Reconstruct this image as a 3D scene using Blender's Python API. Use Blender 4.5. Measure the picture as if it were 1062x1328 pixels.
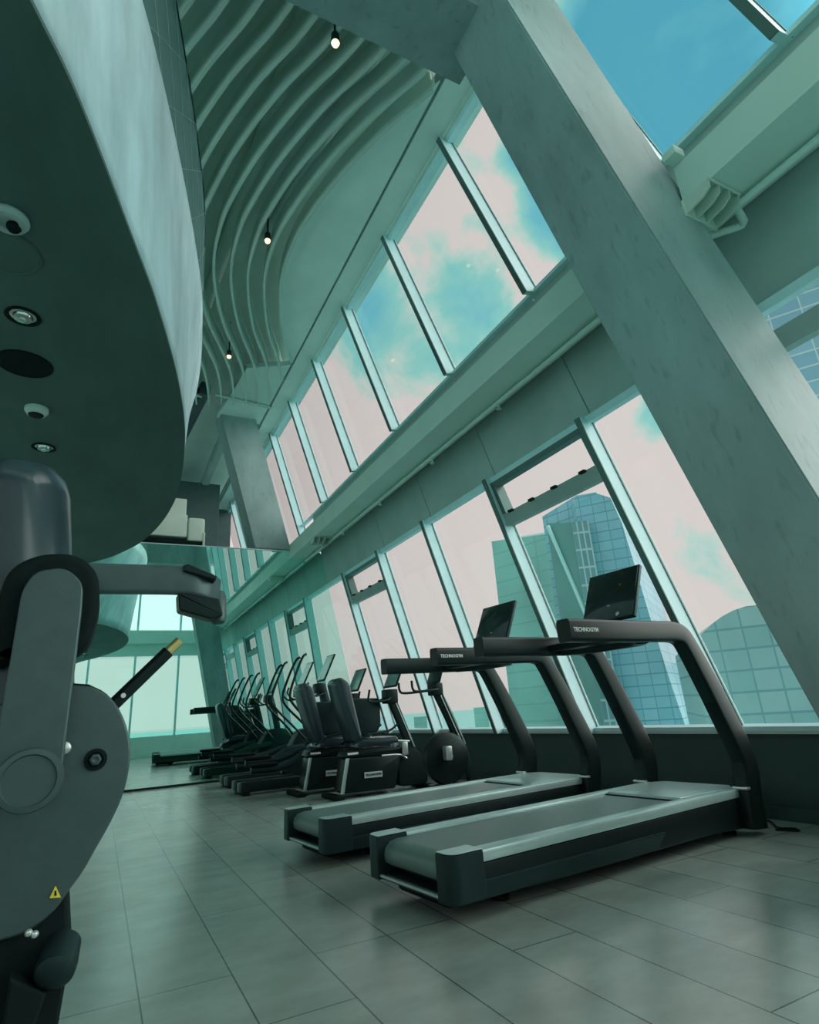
import bpy, bmesh, math, random
from mathutils import Vector, Matrix
random.seed(7)
C = bpy.context.scene.collection
for o in list(bpy.data.objects): bpy.data.objects.remove(o)
H = 0.95                                   # eye height above the floor (m)
# ---------------------------------------------------------------- camera
FPX = 755.052
AX = Vector((0.89188365, -0.08945346, 0.44333016))   # world axes seen by the camera (right, up, forward)
AY = Vector((-0.44747811, -0.31677906, 0.83630997))
AZ = Vector((-0.06562689, 0.94427173, 0.32255853))
cam = bpy.data.cameras.new('camera'); co = bpy.data.objects.new('camera', cam); C.objects.link(co)
cam.sensor_fit = 'HORIZONTAL'; cam.sensor_width = 36; cam.lens = FPX/1062*36
cam.clip_end = 60000; cam.clip_start = 0.02
co.matrix_world = Matrix(((AX[0], AX[1], -AX[2], 0), (AY[0], AY[1], -AY[2], 0), (AZ[0], AZ[1], -AZ[2], H), (0, 0, 0, 1)))
bpy.context.scene.camera = co
vs = bpy.context.scene.view_settings
vs.view_transform = 'Standard'; vs.look = 'None'; vs.gamma = 1; vs.use_curve_mapping = False
vs.exposure = 0.62
def at(u, v, Y):                            # survey helper: point of the photo on the plane y = Y
    c = Vector((u-531, -(v-664), FPX)); r = Vector((AX.dot(c), AY.dot(c), AZ.dot(c)))
    r *= Y/r.y; return Vector((r.x, r.y, r.z+H))
# ---------------------------------------------------------------- world: clouded daylight sky
W = bpy.data.worlds.new('sky'); bpy.context.scene.world = W; W.use_nodes = True
nt = W.node_tree; nt.nodes.clear()
def N(t, **k):
    n = nt.nodes.new(t)
    for a, b in k.items(): setattr(n, a, b)
    return n
def L(a, b): nt.links.new(a, b)
wo = N('ShaderNodeOutputWorld'); bg = N('ShaderNodeBackground'); L(bg.outputs[0], wo.inputs[0])
tc = N('ShaderNodeTexCoord'); gen = tc.outputs['Generated']
def blob(d, lo, hi):                        # soft patch of sky around direction d
    n = N('ShaderNodeVectorMath', operation='DOT_PRODUCT'); L(gen, n.inputs[0]); n.inputs[1].default_value = Vector(d).normalized()
    m = N('ShaderNodeMapRange', interpolation_type='SMOOTHSTEP'); L(n.outputs['Value'], m.inputs[0])
    m.inputs[1].default_value = lo; m.inputs[2].default_value = hi; return m.outputs[0]
def mth(op, a, b, clamp=False):
    n = N('ShaderNodeMath', operation=op, use_clamp=clamp)
    for i, x in enumerate((a, b)):
        if isinstance(x, (int, float)): n.inputs[i].default_value = x
        else: L(x, n.inputs[i])
    return n.outputs[0]
nz = N('ShaderNodeTexNoise'); L(gen, nz.inputs[0]); nz.inputs['Scale'].default_value = 5.5; nz.inputs['Detail'].default_value = 9; nz.inputs['Roughness'].default_value = .58; nz.inputs['Distortion'].default_value = .35
gap = mth('ADD', blob((.62, .33, .73), .968, .992), mth('MULTIPLY', blob((.36, .69, .635), .968, .999), .42))
gap = mth('ADD', gap, mth('MULTIPLY', blob((.55, .54, .64), .975, .999), .30))
gap = mth('ADD', gap, mth('MULTIPLY', blob((.41, .46, .79), .994, .999), .5))
gap = mth('SUBTRACT', gap, mth('MULTIPLY', blob((.47, .55, .69), .975, .995), .30))
gap = mth('ADD', gap, mth('MULTIPLY', blob((.79, .33, .52), .95, .99), .35))
gap = mth('ADD', gap, mth('MULTIPLY', blob((.78, .54, .31), .965, .998), .13))
dens = mth('SUBTRACT', mth('ADD', nz.outputs['Fac'], .17), mth('MULTIPLY', gap, .75))
cl = N('ShaderNodeValToRGB'); L(dens, cl.inputs[0])
e = cl.color_ramp.elements; e[0].position = .0; e[0].color = (.09, .39, .52, 1); e[1].position = .53; e[1].color = (.73, .65, .635, 1)
x = e.new(.26); x.color = (.17, .52, .60, 1)
x = e.new(.40); x.color = (.28, .62, .58, 1)
x = e.new(.475); x.color = (.52, .67, .62, 1)
# haze at the horizon
sp = N('ShaderNodeSeparateXYZ'); L(gen, sp.inputs[0])
hz = N('ShaderNodeMapRange', interpolation_type='SMOOTHSTEP'); L(sp.outputs[2], hz.inputs[0]); hz.inputs[1].default_value = -.01; hz.inputs[2].default_value = .16
hz.inputs[3].default_value = .85; hz.inputs[4].default_value = 0
mx = N('ShaderNodeMix', data_type='RGBA'); L(hz.outputs[0], mx.inputs[0]); L(cl.outputs[0], mx.inputs[6]); mx.inputs[7].default_value = (.70, .66, .63, 1)
# unseen sky on the window side behind the camera, brightened to light the room
bk = blob((.86, -.38, .42), .74, .985)
st = mth('ADD', 1.0, mth('MULTIPLY', bk, 6.5))
L(mx.outputs[2], bg.inputs[0]); L(mth('MULTIPLY', st, .68), bg.inputs[1])
# added fill lamps outside the window bands behind the camera and the left openings
def area(name, loc, target, sx, sy, power, col):
    l = bpy.data.lights.new(name, 'AREA'); l.shape = 'RECTANGLE'; l.size = sx; l.size_y = sy; l.energy = power; l.color = col
    o = bpy.data.objects.new(name, l); C.objects.link(o); o.location = loc
    o.rotation_euler = (Vector(target)-Vector(loc)).to_track_quat('-Z', 'Y').to_euler(); return o
area('fill_left', (-4.3, 5, 5.6), (2, 5, 4.5), 12, 3.2, 70, (.80, 1, .98))
area('fill_back', (1.2, -2.0, 5.9), (1.2, 6, 4.5), 6, 2.6, 18, (.80, 1, .98))
area('fill_back_low', (1.2, -2.0, 2.2), (1.2, 6, 1.5), 6, 2.6, 3, (.80, 1, .98))

# ---------------------------------------------------------------- materials
def mat(name, col, rough=.5, metal=0, var=0, scale=4, bump=0, stretch=None, spec=None, col2=None, coat=0):
    m = bpy.data.materials.new(name); m.use_nodes = True; t = m.node_tree; b = t.nodes['Principled BSDF']
    b.inputs['Base Color'].default_value = (*col, 1); b.inputs['Roughness'].default_value = rough; b.inputs['Metallic'].default_value = metal
    b.inputs['Specular Tint'].default_value = (.62, 1, .93, 1)
    b.inputs['Specular IOR Level'].default_value = .38
    if spec is not None: b.inputs['Specular IOR Level'].default_value = spec
    if coat: b.inputs['Coat Weight'].default_value = coat; b.inputs['Coat Roughness'].default_value = .1
    c = t.nodes.new('ShaderNodeTexCoord'); mp = t.nodes.new('ShaderNodeMapping'); t.links.new(c.outputs['Object'], mp.inputs[0])
    if stretch: mp.inputs['Scale'].default_value = stretch
    n = t.nodes.new('ShaderNodeTexNoise'); n.inputs['Scale'].default_value = scale; n.inputs['Detail'].default_value = 6; n.inputs['Roughness'].default_value = .6
    t.links.new(mp.outputs[0], n.inputs[0])
    r = t.nodes.new('ShaderNodeValToRGB'); t.links.new(n.outputs[0], r.inputs[0])
    c2 = col2 or tuple(min(1, x*(1+var)) for x in col); c1 = tuple(x*(1-var) for x in col) if not col2 else col
    r.color_ramp.elements[0].position = .33; r.color_ramp.elements[0].color = (*c1, 1); r.color_ramp.elements[1].position = .68; r.color_ramp.elements[1].color = (*c2, 1)
    t.links.new(r.outputs[0], b.inputs['Base Color'])
    if bump:
        bu = t.nodes.new('ShaderNodeBump'); bu.inputs['Strength'].default_value = bump; bu.inputs['Distance'].default_value = .01
        t.links.new(n.outputs[0], bu.inputs['Height']); t.links.new(bu.outputs[0], b.inputs['Normal'])
    return m
def emis(name, col, s):
    m = bpy.data.materials.new(name); m.use_nodes = True; b = m.node_tree.nodes['Principled BSDF']
    b.inputs['Base Color'].default_value = (*col, 1); b.inputs['Emission Color'].default_value = (*col, 1); b.inputs['Emission Strength'].default_value = s
    return m
def glass(name, tint, gl=.9, ior=1.45, rough=0.0, wt=None):
    m = bpy.data.materials.new(name); m.use_nodes = True; t = m.node_tree; t.nodes.clear()
    o = t.nodes.new('ShaderNodeOutputMaterial'); tr = t.nodes.new('ShaderNodeBsdfTransparent'); tr.inputs[0].default_value = (*tint, 1)
    g = t.nodes.new('ShaderNodeBsdfGlossy'); g.inputs['Roughness'].default_value = rough; g.inputs[0].default_value = (gl, gl, gl, 1)
    f = t.nodes.new('ShaderNodeFresnel'); ge = t.nodes.new('ShaderNodeNewGeometry'); mr = t.nodes.new('ShaderNodeMapRange')
    mr.inputs[3].default_value = ior; mr.inputs[4].default_value = 1/ior; t.links.new(ge.outputs['Backfacing'], mr.inputs[0]); t.links.new(mr.outputs[0], f.inputs[0])
    x = t.nodes.new('ShaderNodeMixShader'); t.links.new(f.outputs[0], x.inputs[0]); t.links.new(tr.outputs[0], x.inputs[1]); t.links.new(g.outputs[0], x.inputs[2])
    t.links.new(x.outputs[0], o.inputs[0]); return m
M = {}
M['conc'] = mat('column_plaster', (.25, .37, .36), .55, 0, .16, 2.2, .25, (1, 1, .45))
t = M['conc'].node_tree; b = t.nodes['Principled BSDF']; old = b.inputs['Base Color'].links[0].from_socket
tcn = t.nodes.new('ShaderNodeTexCoord'); mp = t.nodes.new('ShaderNodeMapping'); mp.inputs['Scale'].default_value = (9, 9, 2.2); mp.inputs['Rotation'].default_value = (.14, .23, 0); t.links.new(tcn.outputs['Object'], mp.inputs[0])
nn = t.nodes.new('ShaderNodeTexNoise'); nn.inputs['Scale'].default_value = 2.2; nn.inputs['Detail'].default_value = 7; t.links.new(mp.outputs[0], nn.inputs[0])
rr = t.nodes.new('ShaderNodeMapRange'); rr.inputs[1].default_value = .58; rr.inputs[2].default_value = .70; rr.inputs[3].default_value = 1; rr.inputs[4].default_value = .82; t.links.new(nn.outputs[0], rr.inputs[0])
mm = t.nodes.new('ShaderNodeMix'); mm.data_type = 'RGBA'; mm.blend_type = 'MULTIPLY'; mm.inputs[0].default_value = 1; t.links.new(old, mm.inputs[6]); t.links.new(rr.outputs[0], mm.inputs[7]); t.links.new(mm.outputs[2], b.inputs['Base Color'])
M['conc2'] = mat('plaster_mid', (.33, .45, .42), .6, 0, .1, 1.5, .1)
M['white'] = mat('painted_white', (0.66, 0.86, 0.79), .5, 0, .05, 1.5)
M['beam'] = mat('painted_beam', (0.58, 0.79, 0.70), .45, 0, .05, 1.2)
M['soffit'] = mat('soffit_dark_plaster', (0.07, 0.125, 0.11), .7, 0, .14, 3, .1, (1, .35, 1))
M['rim'] = mat('rim_satin_plaster', (0.46, 0.66, 0.69), .42, 0, .24, 2.6, .08, (1, 1, .3))
M['ceil'] = mat('recess_paint', (0.55, 0.74, 0.67), .7, 0, .05, 2)
M['fin'] = mat('fin_paint', (0.52, 0.7, 0.63), .5, 0, .05, 2)
M['spandrel'] = mat('spandrel_panel', (0.4, 0.55, 0.51), .6, 0, .08, 1.5)
M['alu'] = mat('window_aluminium', (0.58, 0.88, 0.90), .35, .0, .05, 3)
M['frame_dark'] = mat('frame_dark', (.10, .17, .16), .4, .3, .05, 3)
M['dado'] = mat('dado_panel', (.045, .078, .072), .6, 0, .06, 3)
M['sill'] = mat('sill_white', (.62, .78, .76), .35, 0, .03, 3)
M['black'] = mat('black_plastic', (0.006, 0.014, 0.013), .33, 0, .12, 20)
M['blackm'] = mat('black_matt', (0.008, 0.017, 0.016), .55, 0, .12, 20)
M['charcoal'] = mat('charcoal_metal', (0.014, 0.032, 0.032), .35, .4, .08, 8)
M['grey'] = mat('grey_enamel', (0.05, 0.09, 0.09), .38, .25, .08, 30, .03)
M['silver'] = mat('silver_metal', (.55, .68, .66), .28, .7, .04, 10)
M['belt'] = mat('running_belt_rubber', (0.11, 0.2, 0.18), .42, 0, .08, 60)
M['rail'] = mat('side_rail', (.40, .60, .57), .28, .3, .05, 10)
M['screen'] = mat('screen_glass', (.01, .016, .016), .08, 0, .05, 3, coat=.3)
M['screen_lit'] = mat('screen_pale', (.22, .42, .38), .12, 0, .25, 5)
M['leather'] = mat('navy_upholstery', (0.014, 0.03, 0.038), .28, 0, .1, 12, .05, coat=.25)
M['rubber'] = mat('rubber', (0.006, 0.013, 0.012), .7, 0, .1, 30)
M['label'] = mat('white_print', (.72, .82, .80), .5, 0, .02, 5)
M['yellow'] = mat('yellow_sticker', (.62, .62, .06), .5, 0, .05, 5)
M['gold'] = mat('brass_tip', (.55, .56, .22), .3, .6, .05, 10)
M['pale'] = mat('pale_plastic', (0.5, 0.64, 0.56), .5, 0, .04, 3)
M['dark'] = mat('dark_void', (.06, .10, .10), .7, 0, .1, 3)
M['bulb'] = emis('bulb_glow', (1, .55, .22), 3.5)
M['lens'] = mat('downlight_reflector', (.6, .62, .58), .12, .9, .1, 30)
M['pane'] = glass('window_glass', (.97, .99, .985), .3)
M['balus'] = glass('balustrade_glass', (.40, .58, .54), .6, 1.6)
t = M['balus'].node_tree; ou = t.nodes['Material Output']; old = ou.inputs[0].links[0].from_socket; df = t.nodes.new('ShaderNodeBsdfDiffuse'); df.inputs[0].default_value = (.13, .26, .25, 1)
mxs = t.nodes.new('ShaderNodeMixShader'); mxs.inputs[0].default_value = .6; t.links.new(old, mxs.inputs[1]); t.links.new(df.outputs[0], mxs.inputs[2]); t.links.new(mxs.outputs[0], ou.inputs[0])
for k_, (r_, s_) in dict(black=(.36, .22), blackm=(.6, .15), rubber=(.75, .10), charcoal=(.4, .28)).items():
    q_ = M[k_].node_tree.nodes['Principled BSDF']; q_.inputs['Roughness'].default_value = r_; q_.inputs['Specular IOR Level'].default_value = s_
# mirror
m = bpy.data.materials.new('mirror_silvering'); m.use_nodes = True; b = m.node_tree.nodes['Principled BSDF']
b.inputs['Metallic'].default_value = 1; b.inputs['Roughness'].default_value = .0; b.inputs['Base Color'].default_value = (.60, .97, .88, 1); M['mirror'] = m
# floor: long stone-look planks laid towards the mirror
m = bpy.data.materials.new('floor_tiles'); m.use_nodes = True; t = m.node_tree; b = t.nodes['Principled BSDF']
c = t.nodes.new('ShaderNodeTexCoord'); s = t.nodes.new('ShaderNodeSeparateXYZ'); t.links.new(c.outputs['Object'], s.inputs[0])
cb = t.nodes.new('ShaderNodeCombineXYZ')
def tm(op, a, v):
    n = t.nodes.new('ShaderNodeMath'); n.operation = op; t.links.new(a, n.inputs[0]); n.inputs[1].default_value = v; return n.outputs[0]
t.links.new(tm('ADD', s.outputs[1], 20+.27), cb.inputs[0]); t.links.new(tm('ADD', s.outputs[0], 17-.225+.0), cb.inputs[1])
br = t.nodes.new('ShaderNodeTexBrick'); t.links.new(cb.outputs[0], br.inputs[0])
br.inputs['Scale'].default_value = 1; br.inputs['Mortar Size'].default_value = .0035; br.inputs['Mortar Smooth'].default_value = .3
br.inputs['Brick Width'].default_value = 1.36; br.inputs['Row Height'].default_value = .34; br.offset = .36; br.offset_frequency = 3; br.inputs['Bias'].default_value = 0
br.inputs['Color1'].default_value = (.22, .30, .27, 1); br.inputs['Color2'].default_value = (.26, .345, .31, 1); br.inputs['Mortar'].default_value = (.05, .075, .07, 1)
n1 = t.nodes.new('ShaderNodeTexNoise'); t.links.new(c.outputs['Object'], n1.inputs[0]); n1.inputs['Scale'].default_value = 1.8; n1.inputs['Detail'].default_value = 3; n1.inputs['Roughness'].default_value = .5
n2 = t.nodes.new('ShaderNodeTexNoise'); mp2 = t.nodes.new('ShaderNodeMapping'); mp2.inputs['Scale'].default_value = (1, 1.7, 1); t.links.new(c.outputs['Object'], mp2.inputs[0]); t.links.new(mp2.outputs[0], n2.inputs[0]); n2.inputs['Scale'].default_value = 2.6; n2.inputs['Detail'].default_value = 7; n2.inputs['Roughness'].default_value = .6
mr = t.nodes.new('ShaderNodeMapRange'); t.links.new(n2.outputs[0], mr.inputs[0]); mr.inputs[1].default_value = .25; mr.inputs[2].default_value = .75; mr.inputs[3].default_value = .78; mr.inputs[4].default_value = 1.22
mu = t.nodes.new('ShaderNodeMix'); mu.data_type = 'RGBA'; mu.blend_type = 'MULTIPLY'; mu.inputs[0].default_value = 1; t.links.new(br.outputs[0], mu.inputs[6]); t.links.new(mr.outputs[0], mu.inputs[7])
t.links.new(mu.outputs[2], b.inputs['Base Color'])
m2 = t.nodes.new('ShaderNodeMapRange'); t.links.new(n1.outputs[0], m2.inputs[0]); m2.inputs[1].default_value = .3; m2.inputs[2].default_value = .7; m2.inputs[3].default_value = .19; m2.inputs[4].default_value = .27
t.links.new(m2.outputs[0], b.inputs['Roughness']); b.inputs['Specular IOR Level'].default_value = .9; b.inputs['Specular Tint'].default_value = (.7, 1, .95, 1)
bu = t.nodes.new('ShaderNodeBump'); bu.inputs['Strength'].default_value = .05; bu.inputs['Distance'].default_value = .002; t.links.new(n1.outputs[0], bu.inputs['Height']); t.links.new(bu.outputs[0], b.inputs['Normal'])
M['floor'] = m

# ---------------------------------------------------------------- mesh helpers
def link(name, bm, m, parent=None, smooth=True, ang=35):
    bmesh.ops.recalc_face_normals(bm, faces=bm.faces[:])
    me = bpy.data.meshes.new(name); bm.to_mesh(me); bm.free()
    if smooth:
        for p in me.polygons: p.use_smooth = True
        me.set_sharp_from_angle(angle=math.radians(ang))
    me.materials.append(M[m] if isinstance(m, str) else m)
    o = bpy.data.objects.new(name, me); C.objects.link(o)
    if parent: o.parent = parent
    return o
def tag(o, label=None, cat=None, group=None, kind=None):
    if label: o['label'] = label
    if cat: o['category'] = cat
    if group: o['group'] = group
    if kind: o['kind'] = kind
    return o
def struct(name, bm, m, parent=None, **k):
    o = link(name, bm, m, parent, **k)
    if not parent: o['kind'] = 'structure'
    return o
def empty(name, loc, label=None, cat=None, group=None, rz=0, kind=None):
    o = bpy.data.objects.new(name, None); C.objects.link(o); o.location = loc; o.rotation_euler = (0, 0, rz); o.empty_display_size = .1
    return tag(o, label, cat, group, kind)
def copy_tree(o, parent=None):
    c = o.copy(); C.objects.link(c); c.parent = parent
    for ch in [q for q in o.children]: copy_tree(ch, c)
    return c
def merge(dst, src):
    me = bpy.data.meshes.new('t'); src.to_mesh(me); src.free(); dst.from_mesh(me); bpy.data.meshes.remove(me)
def box(bm, x0, x1, y0, y1, z0, z1, r=0, seg=2, mtx=None):
    b = bmesh.new(); bmesh.ops.create_cube(b, size=1)
    for v in b.verts: v.co = Vector(((x0+x1)/2+v.co.x*(x1-x0), (y0+y1)/2+v.co.y*(y1-y0), (z0+z1)/2+v.co.z*(z1-z0)))
    if r: bmesh.ops.bevel(b, geom=b.edges[:], offset=r, segments=seg, profile=.6, affect='EDGES')
    if mtx: bmesh.ops.transform(b, matrix=mtx, verts=b.verts)
    merge(bm, b); return bm
def prism(bm, pts, off, r=0, seg=2, mtx=None):            # polygon pts (3-D, planar) extruded by vector off
    b = bmesh.new(); off = Vector(off)
    lo = [b.verts.new(Vector(p)) for p in pts]; hi = [b.verts.new(Vector(p)+off) for p in pts]
    n = len(pts)
    b.faces.new(lo); b.faces.new(hi[::-1])
    for i in range(n): b.faces.new((lo[i], lo[(i+1) % n], hi[(i+1) % n], hi[i]))
    bmesh.ops.recalc_face_normals(b, faces=b.faces[:])
    if r:
        es = [e for e in b.edges if (e.verts[0] in lo) == (e.verts[1] in lo)]
        bmesh.ops.bevel(b, geom=es, offset=r, segments=seg, profile=.6, affect='EDGES')
    if mtx: bmesh.ops.transform(b, matrix=mtx, verts=b.verts)
    merge(bm, b); return bm
def rounded(pts, r, n=5):                                   # round the corners of a 2-D polygon
    out = []; k = len(pts)
    for i in range(k):
        a = Vector(pts[i-1]); p = Vector(pts[i]); c_ = Vector(pts[(i+1) % k])
        rr = r[i] if isinstance(r, (list, tuple)) else r
        d1 = (a-p); d2 = (c_-p); rr = min(rr, d1.length*.49, d2.length*.49)
        if rr < 1e-4: out.append(p); continue
        s_ = p+d1.normalized()*rr; e_ = p+d2.normalized()*rr
        for j in range(n+1):
            q = j/n; out.append(s_*(1-q)**2+p*2*q*(1-q)+e_*q*q)
    return out
def smooth_path(pts, n=6):                                  # Catmull-Rom
    P_ = [Vector(p) for p in pts]; P_ = [P_[0]*2-P_[1]]+P_+[P_[-1]*2-P_[-2]]; out = []
    for i in range(1, len(P_)-2):
        for j in range(n):
            t_ = j/n; a, b_, c_, d = P_[i-1:i+3]
            out.append(.5*((2*b_)+(-a+c_)*t_+(2*a-5*b_+4*c_-d)*t_*t_+(-a+3*b_-3*c_+d)*t_**3))
    out.append(P_[-2]); return out
def sweep(bm, path, rad, side=None, flat=None, seg=10, caps=True):
    """round (rad) or flattened (flat=(half across side, half normal), superellipse) section along a path"""
    path = [Vector(p) for p in path]; b = bmesh.new(); rings = []; sd = Vector(side) if side else None; prev = None
    for i, p in enumerate(path):
        tg = (path[min(i+1, len(path)-1)]-path[max(i-1, 0)]).normalized()
        if sd is not None: s_ = sd-tg*sd.dot(tg)
        else:
            s_ = prev if prev is not None else (Vector((0, 0, 1)) if abs(tg.z) < .9 else Vector((1, 0, 0)))
            s_ = s_-tg*s_.dot(tg)
        s_.normalize(); prev = s_; nrm = tg.cross(s_)
        rr = rad(i/(len(path)-1)) if callable(rad) else rad; ring = []
        for k in range(seg):
            a = 2*math.pi*k/seg; ca, sa = math.cos(a), math.sin(a)
            if flat:
                f = flat(i/(len(path)-1)) if callable(flat) else flat
                pw = .34; x_ = math.copysign(abs(ca)**pw, ca)*f[0]; y_ = math.copysign(abs(sa)**pw, sa)*f[1]
            else: x_, y_ = ca*rr, sa*rr
            ring.append(b.verts.new(p+s_*x_+nrm*y_))
        rings.append(ring)
    for i in range(len(rings)-1):
        for k in range(seg): b.faces.new((rings[i][k], rings[i][(k+1) % seg], rings[i+1][(k+1) % seg], rings[i+1][k]))
    if caps: b.faces.new(rings[0][::-1]); b.faces.new(rings[-1])
    merge(bm, b); return bm
def lathe(bm, prof, c0, axis=(0, 0, 1), seg=24):            # prof: (radius, height)
    b = bmesh.new(); q = Vector((0, 0, 1)).rotation_difference(Vector(axis).normalized()); rings = []
    for r, h in prof:
        if r < 1e-5: rings.append([b.verts.new(Vector(c0)+q@Vector((0, 0, h)))])
        else: rings.append([b.verts.new(Vector(c0)+q@Vector((r*math.cos(2*math.pi*k/seg), r*math.sin(2*math.pi*k/seg), h))) for k in range(seg)])
    for i in range(len(rings)-1):
        A, B_ = rings[i], rings[i+1]
        for k in range(seg):
            k2 = (k+1) % seg
            if len(A) == 1 and len(B_) == 1: continue
            if len(A) == 1: b.faces.new((A[0], B_[k], B_[k2]))
            elif len(B_) == 1: b.faces.new((A[k], A[k2], B_[0]))
            else: b.faces.new((A[k], A[k2], B_[k2], B_[k]))
    if len(rings[0]) > 1: b.faces.new(rings[0][::-1])
    if len(rings[-1]) > 1: b.faces.new(rings[-1])
    merge(bm, b); return bm
NB = bmesh.new
def text_mesh(s, size, m, parent, mtx, ext=.0006):
    cu = bpy.data.curves.new('lettering', 'FONT'); cu.body = s; cu.size = size; cu.align_x = 'CENTER'; cu.align_y = 'CENTER'; cu.extrude = ext; cu.resolution_u = 2; cu.offset = size*.03
    o = bpy.data.objects.new('tmp', cu); C.objects.link(o); bpy.context.view_layer.update()
    me = bpy.data.meshes.new_from_object(o.evaluated_get(bpy.context.evaluated_depsgraph_get())); bpy.data.objects.remove(o)
    me.transform(mtx); me.materials.clear(); me.materials.append(M[m]); r = bpy.data.objects.new('lettering', me); C.objects.link(r); r.parent = parent; return r
def frame_mtx(o, xa, ya):                                    # local x along xa, y along ya
    xa = Vector(xa).normalized(); za = xa.cross(Vector(ya)).normalized(); ya = za.cross(xa)
    return Matrix(((xa.x, ya.x, za.x, o[0]), (xa.y, ya.y, za.y, o[1]), (xa.z, ya.z, za.z, o[2]), (0, 0, 0, 1)))

# ================================================================ THE ROOM (z up, floor 0)
YM = 11.45                                                   # mirror wall
YB = -1.25                                                   # wall behind the camera
def WX(z): return 4.593-.217*(z-H)                           # inward-leaning glass line of the window wall
bm = box(NB(), -3.8, 5.0, YB-.2, 19, -.2, 0); struct('floor', bm, 'floor', smooth=False)
# low wall under the windows + sill
bm = NB(); prism(bm, [(4.63, YB, 0), (5.0, YB, 0), (5.0, YB, .60), (4.66, YB, .60)], (0, YM-YB, 0)); struct('wall_right_dado', bm, 'dado', smooth=False)
bm = NB(); box(bm, 4.60, 4.98, YB, YM, .60, .638, .006); struct('trim_1', bm, 'sill')
bm = NB(); prism(bm, [(4.625, YB, 0), (4.59, YB, 0), (4.59, YB, .085), (4.625, YB, .09)], (0, YM-YB, 0)); struct('baseboard_right', bm, 'dado', smooth=False)
# spandrel band between the two window tiers, with panel joints
def low_y(k, z): return 3.67+1.63*k+.14*(z-H-2.6)
def up_y(k, z): return (.64 if k < -1 else 0)+3.75+1.65*k+.20*(z-H-4.02)
zs0, zs1 = H+2.60, H+4.05
for k in range(-4, 5):
    y0 = low_y(k, zs0)+.006; y1 = min(low_y(k+1, zs0)-.006, YM)
    if k == -4: y0 = YB
    if y1 <= y0+.05: continue
    d = .14*(zs1-zs0)
    bm = NB(); prism(bm, [(WX(zs0), y0, zs0), (WX(zs0), y1, zs0), (WX(zs1), min(y1+d, YM) if k == 4 else y1+d, zs1), (WX(zs1), y0+d, zs1)], (.045, 0, .01)); struct('trim_%d' % (k+6), bm, 'spandrel', smooth=False)
bm = NB(); prism(bm, [(WX(zs0)+.05, YB, zs0), (WX(zs0)+.09, YB, zs0), (WX(zs1)+.09, YB, zs1), (WX(zs1)+.05, YB, zs1)], (0, YM-YB, 0)); struct('trim_12', bm, 'dark', smooth=False)
# windows: one object per bay (mullion, head and sill rails), pane and vent as children
def bar(bm, p0, p1, w, d, dirn):                            # bar from p0 to p1; w along dirn, d inward (-x)
    nrm = Vector((-1, 0, -.217)).normalized(); dirn = Vector(dirn)
    a = Vector(p0); b_ = Vector(p1)
    prism(bm, [a, a+dirn*w, a+dirn*w+nrm*d, a+nrm*d], b_-a)
wn = [0]
def bay(yf, k, z0, z1, yend=None, vent=None, depth=.17, nmax=YM, sash=True):
    wn[0] += 1
    def q(y, z, inn=0): return Vector((WX(z)-inn, y, z))
    ya0, ya1, yb0, yb1 = yf(k, z0), yf(k, z1), yf(k+1, z0), yf(k+1, z1)
    yb0 = min(yb0, nmax); yb1 = min(yb1, nmax)
    bm = NB(); bar(bm, q(ya0, z0), q(ya1, z1), .065, depth, (0, 1, 0))
    # top and bottom rails
    dz = .07; fr = lambda y, z: Vector((WX(z), y, z))
    bar(bm, fr(ya1+.06, z1-dz), fr(yb1, z1-dz), dz, .10, (-.212, 0, .977))
    bar(bm, fr(ya0+.06, z0), fr(yb0, z0), .035, .08, (-.212, 0, .977))
    w = struct('window_%d' % wn[0], bm, 'alu', smooth=False)
    bm = NB(); nrm = Vector((-1, 0, -.217)).normalized()     # dark gasket on the room side of the mullion
    bar(bm, q(ya0, z0)+nrm*depth, q(ya1, z1)+nrm*depth, .065, .012, (0, 1, 0)); link('cover_strip', bm, 'frame_dark', w, smooth=False)
    bm = NB(); bar(bm, q(ya0-.008, z0)+nrm*.02, q(ya1-.008, z1)+nrm*.02, .008, .016, (0, 1, 0)); link('gasket', bm, 'frame_dark', w, smooth=False)
    bm = NB(); prism(bm, [fr(ya0+.05, z0), fr(yb0+.01, z0), fr(yb1+.01, z1), fr(ya1+.05, z1)], (.012, 0, .003)); link('pane', bm, 'pane', w, smooth=False)
    if vent:
        zt = vent; t0 = (zt-z0)/(z1-z0); yl = ya0+(ya1-ya0)*t0+.06; yr = yb0+(yb1-yb0)*t0
        bm = NB(); bar(bm, fr(yl, zt), fr(yr, zt), .15, .13, (-.212, 0, .977))
        tr = link('transom', bm, 'conc2', w, smooth=False)
        if not sash: return w
        bm = NB()
        bar(bm, fr(ya1+.06, z1-.13), fr(yb1, z1-.13), .06, .13, (-.212, 0, .977))
        t1 = (zt+.15-z0)/(z1-z0); yq = ya0+(ya1-ya0)*t1
        bar(bm, fr(yq+.065, zt+.15), fr(ya1+.065, z1-.07), .05, .13, (0, 1, 0)); y2 = yb0+(yb1-yb0)*t1
        bar(bm, fr(y2-.07, zt+.15), fr(yb1-.07, z1-.07), .06, .13, (0, 1, 0))
        link('vent_sash', bm, 'frame_dark', w, smooth=False)
        bm = NB()
        for s_ in (.15, .42, .66, .9):
            yy = yl+(yr-yl)*s_; box(bm, WX(zt)-.19, WX(zt)-.13, yy-.04, yy+.04, zt+.10, zt+.125, .004)
        link('vent_latch', bm, 'blackm', w)
    return w
for k in range(-3, 5): bay(low_y, k, .64, zs0, vent=(H+1.98 if k % 3 == 0 else H+2.22 if k == -2 else None), sash=(k % 3 == 0))
for k in range(-4, 5): bay(up_y, k, zs1, H+6.50, depth=.18, nmax=30)
for k in range(5, 9): bay(up_y, k, H+3.3, H+6.50, depth=.18, nmax=30)
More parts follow.
